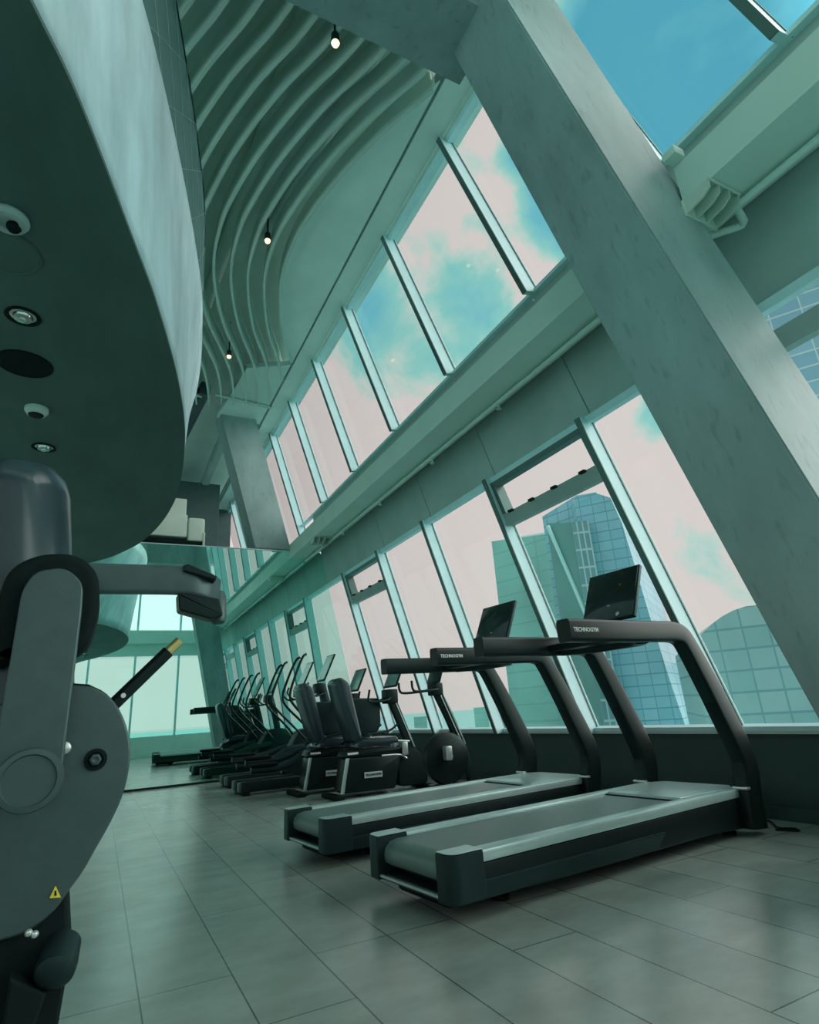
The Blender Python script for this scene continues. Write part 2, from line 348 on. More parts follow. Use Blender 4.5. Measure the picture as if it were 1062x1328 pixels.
# edge beam with its ledge, in the two lengths that meet the near column, and a continuous length to the mirror
def edge_beam(n, y0, y1):
    bx = 3.2; bm = NB()
    prism(bm, [(bx, y0, H+3.115), (bx+.37, y0, H+3.115), (bx+.37, y0, H+3.40), (bx+.30, y0, H+3.42), (bx, y0, H+3.42)], (0, y1-y0, 0), .006)
    struct('trim_%d' % n, bm, 'beam')
edge_beam(13, YB, 1.80); edge_beam(14, 2.02, YM)
bm = NB(); box(bm, 3.5, 3.85, YB, YM, H+3.30, H+3.42); struct('trim_15', bm, 'beam', smooth=False)
# big inclined columns
def column(name, dy, z0, z1, lab):
    bm = NB()
    def ring(z):
        r = z-H; x0 = 3.29-.23*r; x1 = 4.0-.22*r; y0 = 1.37+.14*r+dy; y1 = y0+.58
        return [Vector((x0, y0, z)), Vector((x1, y0, z)), Vector((x1, y1, z)), Vector((x0, y1, z))]
    a, b_ = ring(z0), ring(z1); A = [bm.verts.new(p) for p in a]; B_ = [bm.verts.new(p) for p in b_]
    bm.faces.new(A); bm.faces.new(B_[::-1])
    for i in range(4): bm.faces.new((A[i], A[(i+1) % 4], B_[(i+1) % 4], B_[i]))
    bmesh.ops.bevel(bm, geom=bm.edges[:], offset=.012, segments=2, affect='EDGES')
    o = struct(name, bm, 'conc'); tag(o, lab); return o
column('concrete_column', 0, 0, H+6.6, 'huge inclined concrete column in front of the windows beside the nearest treadmill')
column('concrete_column', 9.72, H+3.34, H+6.6, 'far inclined concrete column rising behind the top of the mirror')
# transverse concrete beam joining the near column
bm = NB(); box(bm, -3.7, 2.3, 2.28, 2.86, H+5.1, H+6.7, .01); struct('trim_16', bm, 'conc')
# mirror wall
bm = NB(); prism(bm, [(-3.7, YM+.02, 0), (WX(0)-.02, YM+.02, 0), (WX(H+3.26)-.02, YM+.02, H+3.26), (-3.7, YM+.02, H+3.26)], (0, .14, 0))
struct('wall_far', bm, 'conc2', smooth=False)
bm = NB(); z1 = H+3.27
prism(bm, [(-3.6, YM, .03), (WX(.03), YM, .03), (WX(z1), YM, z1), (-3.6, YM, z1)], (0, .015, 0)); mo = link('wall_mirror', bm, 'mirror', smooth=False); mo['kind'] = 'structure'; tag(mo, 'full width wall mirror at the far end of the gym')
bm = NB(); box(bm, -3.6, 4.62, YM-.02, YM+.02, 0, .035, .004); struct('baseboard_far', bm, 'blackm')
bm = NB(); box(bm, -3.6, 3.86, YM-.012, YM+.16, z1, z1+.02, .003); struct('trim_17', bm, 'silver')
bm = NB(); box(bm, -3.7, 3.85, YM+.16, 19, H+3.1, H+3.25); struct('floor_upper', bm, 'conc2', smooth=False)
# walls
bm = NB(); box(bm, -3.7, 3.2, 18.3, 18.5, 0, H+6.6); struct('wall_far_upper', bm, 'dark', smooth=False)
# left wall: dado, spandrel, head and piers; unseen openings added for fill light
bm = NB(); box(bm, -3.8, -3.6, YB, 19, 0, .64); box(bm, -3.8, -3.6, YB, 19, H+2.2, H+3.4); box(bm, -3.8, -3.6, YB, 19, H+6.2, H+7.3)
for y in (-1.25, 2.2, 5.2, 8.2, 11.3, 15, 18.6): box(bm, -3.8, -3.6, y, y+.35, 0, H+7.3)
struct('wall_left', bm, 'white', smooth=False)
# back wall
bm = NB(); box(bm, -3.7, 4.9, YB-.2, YB, 0, .64); box(bm, -3.7, 4.2, YB-.2, YB+.25, H+3.0, H+3.45); box(bm, -3.7, 4.3, YB-.2, YB, H+2.62, H+3.1); box(bm, -3.7, 3.6, YB-.2, YB, H+6.2, H+7.3)
struct('wall_back', bm, 'white', smooth=False)
ybs = [-3.6, -2.1, -.55, .95, 2.45]
for i, x0 in enumerate(ybs):
    x1 = x0+1.52 if i < 4 else 4.6
    for z0, zt in ((.64, H+2.62), (H+3.45, H+6.2)):
        wn[0] += 1; xe = x1 if i < 4 else (4.55 if z0 < 1 else 3.6); xt = x1 if i < 4 else (4.05 if z0 < 1 else 3.1)
        bm = NB(); prism(bm, [(x0, YB-.1, z0), (x0+.07, YB-.1, z0), (x0+.07+.12*0, YB-.1, zt), (x0, YB-.1, zt)], (0, .14, 0))
        box(bm, x0+.07, xt, YB-.1, YB, zt-.06, zt); box(bm, x0+.07, xe, YB-.1, YB, z0, z0+.05)
        w = struct('window_%d' % wn[0], bm, 'alu', smooth=False)
        bm = NB(); prism(bm, [(x0+.05, YB-.08, z0), (xe, YB-.08, z0), (xt, YB-.08, zt), (x0+.05, YB-.08, zt)], (0, .012, 0)); link('pane', bm, 'pane', w, smooth=False)
# roof, recess ceiling, dropped soffit by the windows
bm = NB(); box(bm, -3.8, 3.4, YB-.2, 19, H+7.0, H+7.2); struct('ceiling', bm, 'ceil', smooth=False)
base = [(2.6, 3.05), (3.65, 2.72), (4.42, 2.38), (5.27, 2.10), (6.01, 1.94), (6.52, 1.88), (7.2, 1.90), (7.85, 2.03), (8.67, 2.30), (9.44, 2.66), (10.1, 2.93), (10.87, 3.13), (11.8, 3.30)]
cur = smooth_path([(x_, y_, 0) for y_, x_ in base], 6)
ZS = H+6.50
def clipx(p): return p.x <= 2.71
pts = [(p.x, p.y, ZS) for p in cur if clipx(p)]
poly = [(2.71, 3.69, ZS)]+pts+[(2.71, 9.55, ZS)]
bm = NB(); prism(bm, poly, (0, 0, .12)); struct('ceiling_soffit', bm, 'white', smooth=False)
bm = NB(); box(bm, 2.75, 3.3, YB, 19, ZS, ZS+.12); struct('ceiling_border', bm, 'white', smooth=False)
bm = NB(); box(bm, 2.68, 2.78, YB, 19, ZS+.03, ZS+.14); struct('trim_18', bm, 'conc', smooth=False)
bm = NB(); box(bm, 3.05, 3.16, YB, 19, ZS-.035, ZS+.01, .01); struct('trim_19', bm, 'beam')
bm = NB(); box(bm, -3.7, 2.75, YB, 2.3, ZS, ZS+.12); struct('ceiling_near', bm, 'white', smooth=False)
# end panel behind the fins, and open bays beyond
bm = NB(); prism(bm, [(1.95, 10.0, ZS), (2.70, 9.6, ZS), (2.70, 12.2, ZS), (1.75, 12.2, ZS)], (0, 0, .10)); struct('ceiling_end', bm, 'white', smooth=False)
bm = NB(); sweep(bm, [(1.55, 11.15, ZS-.03), (2.75, 11.3, ZS-.03)], .035); tag(link('cable_pipe', bm, 'pale'), 'pale horizontal pipe across the top of the far column', 'pipe')
bm = NB(); sweep(bm, [(.35, 11.3, ZS-.03), (1.3, 11.3, ZS-.03)], .035); tag(link('cable_pipe', bm, 'pale'), 'pale pipe under the ceiling between the far column and curved bulkhead', 'pipe')
for i, (xa, ya, xb, yb) in enumerate([(1.35, 11.2, .8, 18.2), (2.1, 12.6, 2.1, 18.2)]):
    bm = NB(); sweep(bm, [(xa, ya, ZS+.1), (xb, yb, ZS+.1)], 0, (1, 0, 0), (.1, .16), 12); struct('trim_%d' % (20+i), bm, 'conc2' if i else 'dark')
for i, y in enumerate((12.9, 15.0, 17.2)):
    bm = NB(); box(bm, -3.6, 1.2, y, y+.2, ZS, ZS+.3, .01); struct('trim_%d' % (23+i), bm, 'ceil')
bm = NB(); box(bm, .8, 2.5, 16.2, 16.5, H+3.2, ZS, .01); box(bm, -3.6, .9, 16.2, 16.3, H+3.2, ZS-.8)
struct('wall_partition', bm, 'dark', smooth=False)
# ceiling fins: every wavy blade its own object
ords = ['first', 'second', 'third', 'fourth', 'fifth', 'sixth', 'seventh', 'eighth', 'ninth', 'tenth', 'eleventh', 'twelfth', 'thirteenth']
for k in range(13):
    sh = .25*k; ext = [(-.7*.25*0, 0)]
    ps = [Vector((p.x-sh, p.y+.02*k, 0)) for p in cur]
    ps = [p for p in ps if p.x < 2.70 and p.y > 2.9 and p.y < 11.0+.1*k]
    if k == 0: ps = [p for p in ps if p.y < 9.5]
    bm = NB(); zl, zh = H+6.44, H+6.74; th = .018
    vs_ = []
    for i, p in enumerate(ps):
        tg = (ps[min(i+1, len(ps)-1)]-ps[max(i-1, 0)]).normalized(); n_ = Vector((tg.y, -tg.x, 0))*th
        vs_.append([bm.verts.new((p.x+s_*n_.x, p.y+s_*n_.y, z)) for s_, z in ((-1, zl), (1, zl), (1, zh), (-1, zh))])
    for i in range(len(vs_)-1):
        for j in range(4): bm.faces.new((vs_[i][j], vs_[i][(j+1) % 4], vs_[i+1][(j+1) % 4], vs_[i+1][j]))
    bm.faces.new(vs_[0]); bm.faces.new(vs_[-1][::-1])
    tag(link('ceiling_fin', bm, 'fin', ang=60), 'wavy pale ceiling fin, the %s counted from the window side' % ords[k], 'ceiling fin', 'wavy fins under the ceiling')
# services in the recess above the fins
for i, (p0, p1, r) in enumerate([((.2, 3.2, 7.76), (2.9, 3.9, 7.76), .035), ((1.3, 3.0, 7.84), (.9, 11, 7.84), .10), ((2.2, 3.0, 7.84), (1.6, 7.0, 7.84), .08)]):
    bm = NB(); sweep(bm, [p0, p1], r, seg=16)
    tag(link('ceiling_duct', bm, 'ceil' if i else 'pale'), ['thin pipe running across above the near ends of the ceiling fins', 'wide round duct running lengthwise above the ceiling fins', 'slimmer round duct above the fins near the windows'][i], 'duct')
# pendant bulbs between the fins
wh = ['near the concrete cross beam', 'over the middle of the room, nearer the windows', 'at the far end of the ceiling fins', 'at the edge of the glass balustrade']
for (x_, y_), wq in zip([(1.479, 3.661), (1.482, 6.415), (1.505, 9.367), (.60, 6.64)], wh):
    z = H+6.25; t = empty('pendant_spot', (x_, y_, z), 'small warm glowing spot lamp '+wq, 'ceiling lamp', 'warm spot lamps among the fins')
    bm = NB(); lathe(bm, [(.012, .9), (.012, .14), (.04, .13), (.045, .03), (.04, .02)], (0, 0, 0), seg=14); link('lamp_body', bm, 'charcoal', t)
    bm = NB(); lathe(bm, [(0, -.03), (.03, -.015), (.04, .01), (.032, .03), (0, .035)], (0, 0, 0), seg=14); link('bulb', bm, 'bulb', t)

# ---------------------------------------------------------------- curved mezzanine: soffit, rim, glass balustrade
bot = [(-.95, -.2), (-.8, .5), (-.6, 1.1), (-.4, 1.56), (-.27, 1.86), (-.06, 2.5), (.087, 2.97), (.27, 3.7), (.40, 4.44), (.47, 5.2), (.495, 5.9), (.455, 6.6), (.37, 7.2), (.245, 7.74), (.07, 8.2), (-.135, 8.6), (-.6, 9.15), (-1.4, 9.6), (-2.4, 9.9), (-3.6, 10)]
top = [(-.9, .2), (-.75, .9), (-.58, 1.5), (-.42, 1.95), (-.30, 2.25), (-.149, 2.57), (.02, 3.07), (.20, 3.68), (.36, 4.28), (.52, 4.97), (.62, 5.65), (.70, 6.4), (.725, 7.1), (.69, 7.8), (.58, 8.5), (.35, 9.2), (-.15, 9.9), (-1.1, 10.4), (-2.3, 10.7), (-3.6, 10.8)]
B = smooth_path([(x_, y_, 0) for x_, y_ in bot], 5); T = smooth_path([(x_, y_, 0) for x_, y_ in top], 5)
zb, zt = H+2.2, H+3.98
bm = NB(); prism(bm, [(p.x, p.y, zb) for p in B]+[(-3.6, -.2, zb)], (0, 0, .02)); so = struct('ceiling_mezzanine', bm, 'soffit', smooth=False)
bm = NB(); NR = 10; rows = []
for j in range(NR+1):
    q = j/NR; rows.append([bm.verts.new((a.x*(1-q)+b_.x*q, a.y*(1-q)+b_.y*q, zb+.001+(zt-zb)*q)) for a, b_ in zip(B, T)])
for j in range(NR):
    for i in range(len(B)-1): bm.faces.new((rows[j][i], rows[j][i+1], rows[j+1][i+1], rows[j+1][i]))
o = struct('trim_30', bm, 'rim', ang=80); md = o.modifiers.new('s', 'SOLIDIFY'); md.thickness = .008; md.offset = -1 
tag(o, 'tall pale curved fascia of the mezzanine')
bm = NB(); prism(bm, [(p.x-.02, p.y, zt-.05) for p in T]+[(-3.6, .2, zt-.05)], (0, 0, .05)); struct('floor_mezzanine', bm, 'conc2', smooth=False)
ba = empty('glass_balustrade', (0, 0, zt), 'tall curved glass balustrade standing on the pale mezzanine fascia', 'balustrade')
bm = NB(); th = .012; P0 = [p for p in T if p.x > -3.2]
z2 = 5.05+H-zt+.05
vs_ = []
for i, p in enumerate(P0):
    tg = (P0[min(i+1, len(P0)-1)]-P0[max(i-1, 0)]).normalized(); n_ = Vector((-tg.y, tg.x, 0))
    a = p+n_*.03; b_ = p+n_*(.03+th); zz = z2
    vs_.append([bm.verts.new((a.x, a.y, 0)), bm.verts.new((a.x, a.y, zz)), bm.verts.new((b_.x, b_.y, zz)), bm.verts.new((b_.x, b_.y, 0))])
for i in range(len(vs_)-1):
    for j in range(4): bm.faces.new((vs_[i][j], vs_[i][(j+1) % 4], vs_[i+1][(j+1) % 4], vs_[i+1][j]))
link('glass_panel', bm, 'balus', ba, ang=60)
bm = NB(); sweep(bm, [(p.x+(-.036), p.y, z2) for p in P0], 0, (0, 0, 1), (.012, .014), 8); link('top_edge', bm, 'charcoal', ba)
bm = NB()                                                    # fine pale lines added in the glass to imitate a diamond reflection
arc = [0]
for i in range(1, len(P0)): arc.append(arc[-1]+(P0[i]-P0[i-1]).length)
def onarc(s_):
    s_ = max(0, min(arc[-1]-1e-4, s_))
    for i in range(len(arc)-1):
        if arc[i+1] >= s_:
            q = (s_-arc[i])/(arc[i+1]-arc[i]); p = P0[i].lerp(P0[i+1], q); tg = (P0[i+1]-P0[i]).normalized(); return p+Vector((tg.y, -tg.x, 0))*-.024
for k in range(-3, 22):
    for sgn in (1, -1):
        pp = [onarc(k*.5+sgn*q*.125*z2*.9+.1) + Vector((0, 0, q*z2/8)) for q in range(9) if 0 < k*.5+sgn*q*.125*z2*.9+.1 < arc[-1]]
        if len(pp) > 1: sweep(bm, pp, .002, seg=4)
link('reflection_lines', bm, 'conc', ba)
# fittings on the dark soffit
def downlight(x_, y_, lab):
    t = empty('recessed_downlight', (x_, y_, zb), lab, 'downlight', 'recessed lamps in the dark soffit')
    bm = NB(); lathe(bm, [(.085, 0), (.088, -.006), (.07, -.008), (.066, -.001)], (0, 0, 0)); link('trim_ring', bm, 'rubber', t)
    bm = NB(); lathe(bm, [(.064, -.002), (.05, -.004), (.045, -.018), (.02, -.022), (0, -.022)], (.0, 0, 0)); link('reflector', bm, 'lens', t)
    bm = NB(); lathe(bm, [(0, -.036), (.018, -.032), (.022, -.018)], (.0, 0, 0)); link('bulb', bm, 'silver', t)
downlight(-.575, 3.303, 'recessed round downlight in the dark soffit beside the large speaker disc')
downlight(-.594, 5.077, 'recessed round downlight in the dark soffit nearest the cushion roll')
for x_, y_, r, lab in ((-.60, 2.80, .15, 'flat round speaker in the soffit behind the ceiling camera'), (-.613, 3.817, .155, 'darker flat round speaker in the soffit beyond the first downlight')):
    t = empty('ceiling_speaker', (x_, y_, zb), lab, 'speaker', 'round speakers in the dark soffit')
    bm = NB(); lathe(bm, [(r, 0), (r, -.006), (r-.012, -.009), (r-.014, -.004), (0, -.004)], (0, 0, 0), seg=40); link('grille', bm, 'rubber' if y_ > 3 else 'soffit', t)
t = empty('ceiling_camera', (-.56, 2.56, zb), 'pale ring shaped ceiling camera at the left edge on the soffit', 'camera')
bm = NB(); lathe(bm, [(.078, 0), (.082, -.014), (.07, -.034), (.042, -.034), (.038, -.02), (0, -.02)], (0, 0, 0), seg=32); link('housing', bm, 'conc2', t)
bm = NB(); lathe(bm, [(0, -.055), (.02, -.05), (.03, -.034), (.03, -.02)], (.02, .02, 0)); link('lens_ball', bm, 'rubber', t)
t = empty('smoke_detector', (-.592, 4.409, zb), 'small pale round smoke detector on the dark soffit', 'smoke detector')
bm = NB(); lathe(bm, [(.075, 0), (.075, -.022), (.055, -.05), (0, -.055)], (0, 0, 0)); link('housing', bm, 'pale', t)
bm = NB(); lathe(bm, [(.05, -.05), (.045, -.056), (0, -.058)], (0, 0, 0)); link('sensor_grille', bm, 'blackm', t)
# ---------------------------------------------------------------- pipe, sprinklers and brackets on the edge beam
def beam_pipe(y0, y1, lab):
    bm = NB(); zp = H+3.075
    if y0 < 0: path = [(3.53, y0, zp), (3.53, 1.60, zp), (3.53, 1.63, zp), (3.55, 1.66, zp), (3.68, 1.70, zp-.02), (3.70, 1.73, zp-.02), (3.68, 1.76, zp-.02), (3.54, 1.93, zp-.02), (3.52, 2.0, zp-.02)]
    else: path = [(3.53, y0, zp), (3.53, y1, zp)]
    sweep(bm, path, .026, seg=12)
    t = link('sprinkler_pipe', bm, 'beam'); tag(t, lab, 'pipe'); return t
beam_pipe(YB, 1.75, 'pale pipe with an angled bend under the beam right of the near column')
long_pipe = beam_pipe(2.0, YM-.05, 'long pale pipe under the edge beam running to the mirror')
sl = ['right beside the near column', 'above the second treadmill console', 'second along the beam from the near column', 'close to the mirror end of the beam', 'last before the mirror']
for y, s_ in zip((2.75, 4.45, 5.95, 7.6, 9.2), sl):
    bm = NB(); lathe(bm, [(.02, .0), (.02, -.05), (.012, -.052), (.012, -.07), (.03, -.072), (.03, -.078), (0, -.08)], (3.53, y, H+3.075), seg=12); link('sprinkler_head', bm, 'pale', long_pipe)
def bracket(y, lab, s=1):
    t = empty('ribbed_bracket', (3.22, y, H+3.112), lab, 'bracket', 'ribbed brackets on the edge beam')
    bm = NB(); box(bm, -.05, .27, -.02*s, .0, -.13, .0, .004); link('backplate', bm, 'pale', t)
    for i in range(4):
        x_ = -.045+i*.10; bm = NB(); prism(bm, [(x_, -.21, -.015), (x_, -.20, -.07), (x_, -.15, -.10), (x_, -.01, -.12), (x_, -.01, -.002), (x_, -.17, -.002)], (.012, 0, 0)); link('rib', bm, 'pale', t)
    bm = NB(); sweep(bm, smooth_path([(-.045, -.21, -.01), (.06, -.21, -.01), (.16, -.21, -.01), (.27, -.21, -.01)], 4), .010); link('lip', bm, 'pale', t)
bracket(1.80, 'ribbed pale bracket where the beam meets the near column')
bracket(9.95, 'ribbed pale bracket under the beam near the mirror')
bm = NB(); box(bm, 3.10, 3.20, 1.70, 1.80, H+3.425, H+3.49, .008); tag(link('junction_plate', bm, 'beam'), 'small plate on the near column above the beam end', 'plate')
# ---------------------------------------------------------------- air conditioning units above the mirror
ac = empty('air_conditioner', (1.1, 12.1, H+3.27), 'pale stepped air conditioning unit standing above the mirror edge', 'air conditioner')
bm = NB(); box(bm, -.9, .12, -.3, .5, .28, .75, .03, 3); link('casing', bm, 'pale', ac)
bm = NB(); box(bm, .13, .46, -.3, .5, .2, .70, .06, 3); link('end_casing', bm, 'pale', ac)
bm = NB(); box(bm, -.9, .1, -.2, .5, .76, 1.12, .03, 3); link('upper_casing', bm, 'pale', ac)
bm = NB(); box(bm, -.85, .42, -.28, .45, .14, .22, .01); link('air_slot', bm, 'rubber', ac)
bm = NB(); box(bm, .43, .47, -.31, .5, 0, .4, .01); link('stand', bm, 'pale', ac)
bm = NB(); box(bm, -.88, -.84, -.3, .5, 0, .4, .01); link('stand', bm, 'pale', ac)

# ================================================================ MACHINES
def plate_xz(bm, pts, y0, y1, r=.004): return prism(bm, [(p[0], y0, p[1]) for p in pts], (0, y1-y0, 0), r)
LOGO = 'TECHNOGYM'
# ---- treadmill: local x forward, y left, z up; origin = middle of the rear end
def make_treadmill(lab):
    t = empty('treadmill', (0, 0, 0), lab, 'treadmill', 'running machines facing the windows')
    hw = .395
    def side(s, name):
        bm = NB()
        outline = rounded([(.02, s*hw), (2.52, s*hw), (2.52, s*(hw-.10)), (.02, s*(hw-.10))], [.02, .03, .02, .02])
        prism(bm, [(p[0], p[1], .235) for p in outline], (0, 0, .055), .012); return link(name, bm, 'rail', t)
    side(1, 'side_rail'); side(-1, 'side_rail')
    for s in (1, -1):                                          # skirt below each rail
        bm = NB(); y = s*(hw-.006)
        plate_xz(bm, rounded([(.16, .232), (2.56, .232), (2.60, .12), (2.45, .045), (2.1, .065), (.5, .075), (.16, .10)], .02), min(y, y-s*.09), max(y, y-s*.09), .008)
        link('side_skirt', bm, 'black', t)
        bm = NB(); y = s*(hw+.004); plate_xz(bm, rounded([(.17, .165), (1.6, .155), (1.5, .085), (.17, .085)], .01), min(y, y-s*.03), max(y, y-s*.03), .004); link('skirt_inlay', bm, 'charcoal', t)
        bm = NB(); ys = sorted((s*(hw+.012), s*(hw-.115)))     # rear corner cap
        o = rounded([(-.03, ys[0]), (.17, ys[0]), (.17, ys[1]), (-.03, ys[1])], [.07 if s < 0 else .01, 0.005, 0.005, .07 if s > 0 else .01], 6)
        prism(bm, [(p[0], p[1], .085) for p in o], (0, 0, .212), .014, 3); rc = link('rear_cap', bm, 'charcoal', t)
        prev_ = bmesh.new(); prism(prev_, [(p[0]*.96+.004, p[1], .2965) for p in o], (0, 0, .003), .001, 1); link('cap_top', prev_, 'rail', rc)
    bm = NB(); pr = [(.05, -.28), (.05, .28)]                 # belt wrapped around the rear roller
    b_path = [(.10, .272), (.05, .262), (.02, .235), (.012, .20), (.02, .165), (.06, .14), (.2, .135)]
    pts = [(2.0, .272)]+b_path+[(.2, .15), (.25, .20), (2.0, .20)]
    prism(bm, [(p[0], -.30, p[1]) for p in pts], (0, .60, 0)); link('running_belt', bm, 'belt', t, ang=50)
    bm = NB(); plate_xz(bm, [(-.01, .09), (.12, .085), (.12, .115), (.0, .115)], -.34, .34, .006); link('rear_bumper', bm, 'charcoal', t)
    bm = NB(); sweep(bm, [(-.012, -.32, .105), (-.012, .32, .105)], .008); link('bumper_trim', bm, 'silver', t)
    bm = NB(); box(bm, .1, 2.3, -.25, .25, .08, .19, .01); link('deck_core', bm, 'rubber', t)
    bm = NB(); o = rounded([(1.93, -.30), (2.50, -.34), (2.60, -.26), (2.60, .26), (2.50, .34), (1.93, .30)], .03)      # motor hood
    prism(bm, [(p[0], p[1], .20) for p in o], (0, 0, .092), .012, 3); link('motor_hood', bm, 'rail', t)
    bm = NB(); box(bm, 1.905, 1.93, -.30, .30, .262, .278, .004); link('belt_slot', bm, 'rubber', t)
    bm = NB(); box(bm, 2.1, 2.60, -.30, .30, .06, .22, .03, 3); link('motor_housing', bm, 'black', t)
    for s in (1, -1):                                          # uprights that turn into handrails
        y = s*.412
        path = smooth_path([(2.53, y, .04), (2.545, y, .22), (2.585, y, .40), (2.565, y, .54), (2.44, y, .80), (2.31, y, 1.05), (2.19, y, 1.26), (2.13, y, 1.33), (2.03, y, 1.357), (1.85, y, 1.357), (1.6, y, 1.355), (.95, y, 1.352)], 5)
        def fl(q): return (.055, .070+.022*max(0, min(1, (.56-q)/.25)))
        bm = NB(); sweep(bm, path, 0, (0, 1, 0), fl, 20); link('handrail', bm, 'black', t, ang=40)
        bm = NB(); sweep(bm, smooth_path([(2.50, y, .30), (2.525, y, .42), (2.50, y, .55), (2.385, y, .79), (2.255, y, 1.04), (2.16, y, 1.22), (2.11, y, 1.30)], 5), 0, (0, 1, 0), (.044, .03), 16); link('inner_rail_strip', bm, 'charcoal', t)
        bm = NB(); ya = y-.053; sweep(bm, [(1.0, ya+.001, 1.352), (1.16, ya+.001, 1.352)], 0, (0, 0, 1), (.018, .0015), 12)
        if s < 0: 
            w = link('logo_badge', bm, 'charcoal', t)
            text_mesh(LOGO, .036, 'label', w, frame_mtx((1.09, ya-.003, 1.352), (1, 0, 0), (0, 0, 1)))
        else: link('logo_badge', bm, 'charcoal', t)
        bm = NB(); box(bm, 2.455, 2.50, y-.055, y+.055, .285, .305, .008); link('foot_clamp', bm, 'silver', t)
    bm = NB(); sweep(bm, smooth_path([(1.75, -.37, 1.33), (1.88, -.22, 1.33), (1.9, 0, 1.33), (1.88, .22, 1.33), (1.75, .37, 1.33)], 5), 0, (0, 0, 1), (.05, .05), 14); link('crossbar', bm, 'black', t)
    bm = NB(); sweep(bm, [(1.30, .0, 1.30), (1.95, 0, 1.32)], 0, (0, 1, 0), (.02, .02), 10)
    bm.free()
    d = empty('console', (0, 0, 0)); d.parent = t
    up = Vector((.42, 0, .90)).normalized(); ctr = Vector((1.97, -.01, 1.70)); mt = frame_mtx(ctr, (0, -1, 0), up)
    bm = NB(); box(bm, -.245, .245, -.225, .22, -.035, .0, .012, 3, mt); link('console_housing', bm, 'charcoal', d)
    bm = NB(); box(bm, -.235, .235, -.215, .21, .0, .004, .002, 2, mt); link('console_screen', bm, 'screen', d)
    bm = NB(); lathe(bm, [(.016, 0), (.018, .004), (.013, .005), (.012, .001)], mt@Vector((.10, -.185, .005)), (mt.to_3x3()@Vector((0, 0, 1))), 18); link('console_dial', bm, 'silver', d)
    bm = NB(); box(bm, -.012, .012, -.10, -.094, .004, .006, 0, 2, mt); link('console_mark', bm, 'label', d)
    bm = NB(); sweep(bm, [(1.9, 0, 1.33), (1.94, 0, 1.53)], 0, (0, 1, 0), (.09, .03), 12); link('console_neck', bm, 'black', d)
    bm = NB(); box(bm, 1.60, 1.74, -.36, .36, 1.31, 1.36, .015, 3); link('control_bar', bm, 'black', t)
    for x_, y in ((.42, .20), (.42, -.20), (2.45, .27), (2.45, -.27)):
        bm = NB(); lathe(bm, [(.045, 0), (.045, .02), (.025, .025), (.025, .10)], (x_, y, 0), seg=18); link('levelling_foot', bm, 'rubber', t)
    bm = NB(); box(bm, .06, .5, -.24, .24, .03, .09, .03, 3); link('underbody', bm, 'rubber', t)
    return t
T1 = make_treadmill('nearest black treadmill in the foreground beside the large inclined column')
T2 = copy_tree(T1); T2['label'] = 'second black treadmill, between the nearest treadmill and the upright bike'
T1.location = (1.50, 3.10, 0); T1.rotation_euler.z = math.radians(6)
T2.location = (1.40, 4.57, 0); T2.rotation_euler.z = math.radians(5.5)
bm = NB(); sweep(bm, smooth_path([(4.14, 2.86, .03), (4.28, 2.80, .012), (4.34, 2.86, .01), (4.30, 2.95, .01), (4.45, 3.1, .01), (4.58, 3.3, .01)], 5), .007, seg=8)
tag(link('power_cord', bm, 'rubber'), 'black power cord looping on the floor at the nearest treadmill front', 'cord')

# ---- upright bike
t = empty('exercise_bike', (3.53, 6.25, 0), 'black upright exercise bike with round wheel cover behind the second treadmill', 'exercise bike')
bm = NB(); lathe(bm, [(0, -.07), (.22, -.07), (.27, -.05), (.285, 0), (.27, .05), (.22, .07), (0, .07)], (.03, 0, .42), (0, 1, 0), 40); link('wheel_cover', bm, 'black', t)
bm = NB(); sweep(bm, smooth_path([(.36, 0, .12), (.27, 0, .45), (.14, 0, .80), (-.02, 0, 1.14)], 5), 0, (0, 1, 0), (.035, .055), 14); link('front_post', bm, 'charcoal', t)
bm = NB(); sweep(bm, [(.24, -.045, .55), (.0, -.045, 1.10)], .008); sweep(bm, [(.28, -.045, .55), (.04, -.045, 1.10)], .006); link('post_trim', bm, 'silver', t)
bm = NB(); box(bm, -.10, .02, -.09, .09, 1.10, 1.24, .02); link('console_block', bm, 'black', t)
bm = NB(); mt = frame_mtx((-.02, 0, 1.34), (0, -1, 0), (.35, 0, .9)); box(bm, -.15, .15, -.11, .11, -.012, .012, .01, 2, mt); link('console_display', bm, 'black', t)
for s in (1, -1):
    bm = NB(); sweep(bm, smooth_path([(-.05, s*.08, 1.18), (-.12, s*.16, 1.16), (-.36, s*.17, 1.15), (-.42, s*.17, 1.18), (-.43, s*.17, 1.27)], 5), .014); link('handlebar', bm, 'black', t)
    bm = NB(); sweep(bm, [(.06, s*.10, .43), (-.02, s*.11, .50)], .014); cr = link('crank', bm, 'silver', t)
    bm = NB(); box(bm, -.05, .03, s*.12-.05, s*.12+.05, .40, .55, .02, 3); link('pedal', bm, 'silver', cr)
bm = NB(); box(bm, -.20, .34, -.06, .06, .04, .16, .02); link('lower_frame', bm, 'black', t)
for x_ in (-.25, .38):
    bm = NB(); sweep(bm, [(x_, -.25, .035), (x_, .25, .035)], .034); link('stabiliser', bm, 'rubber', t)

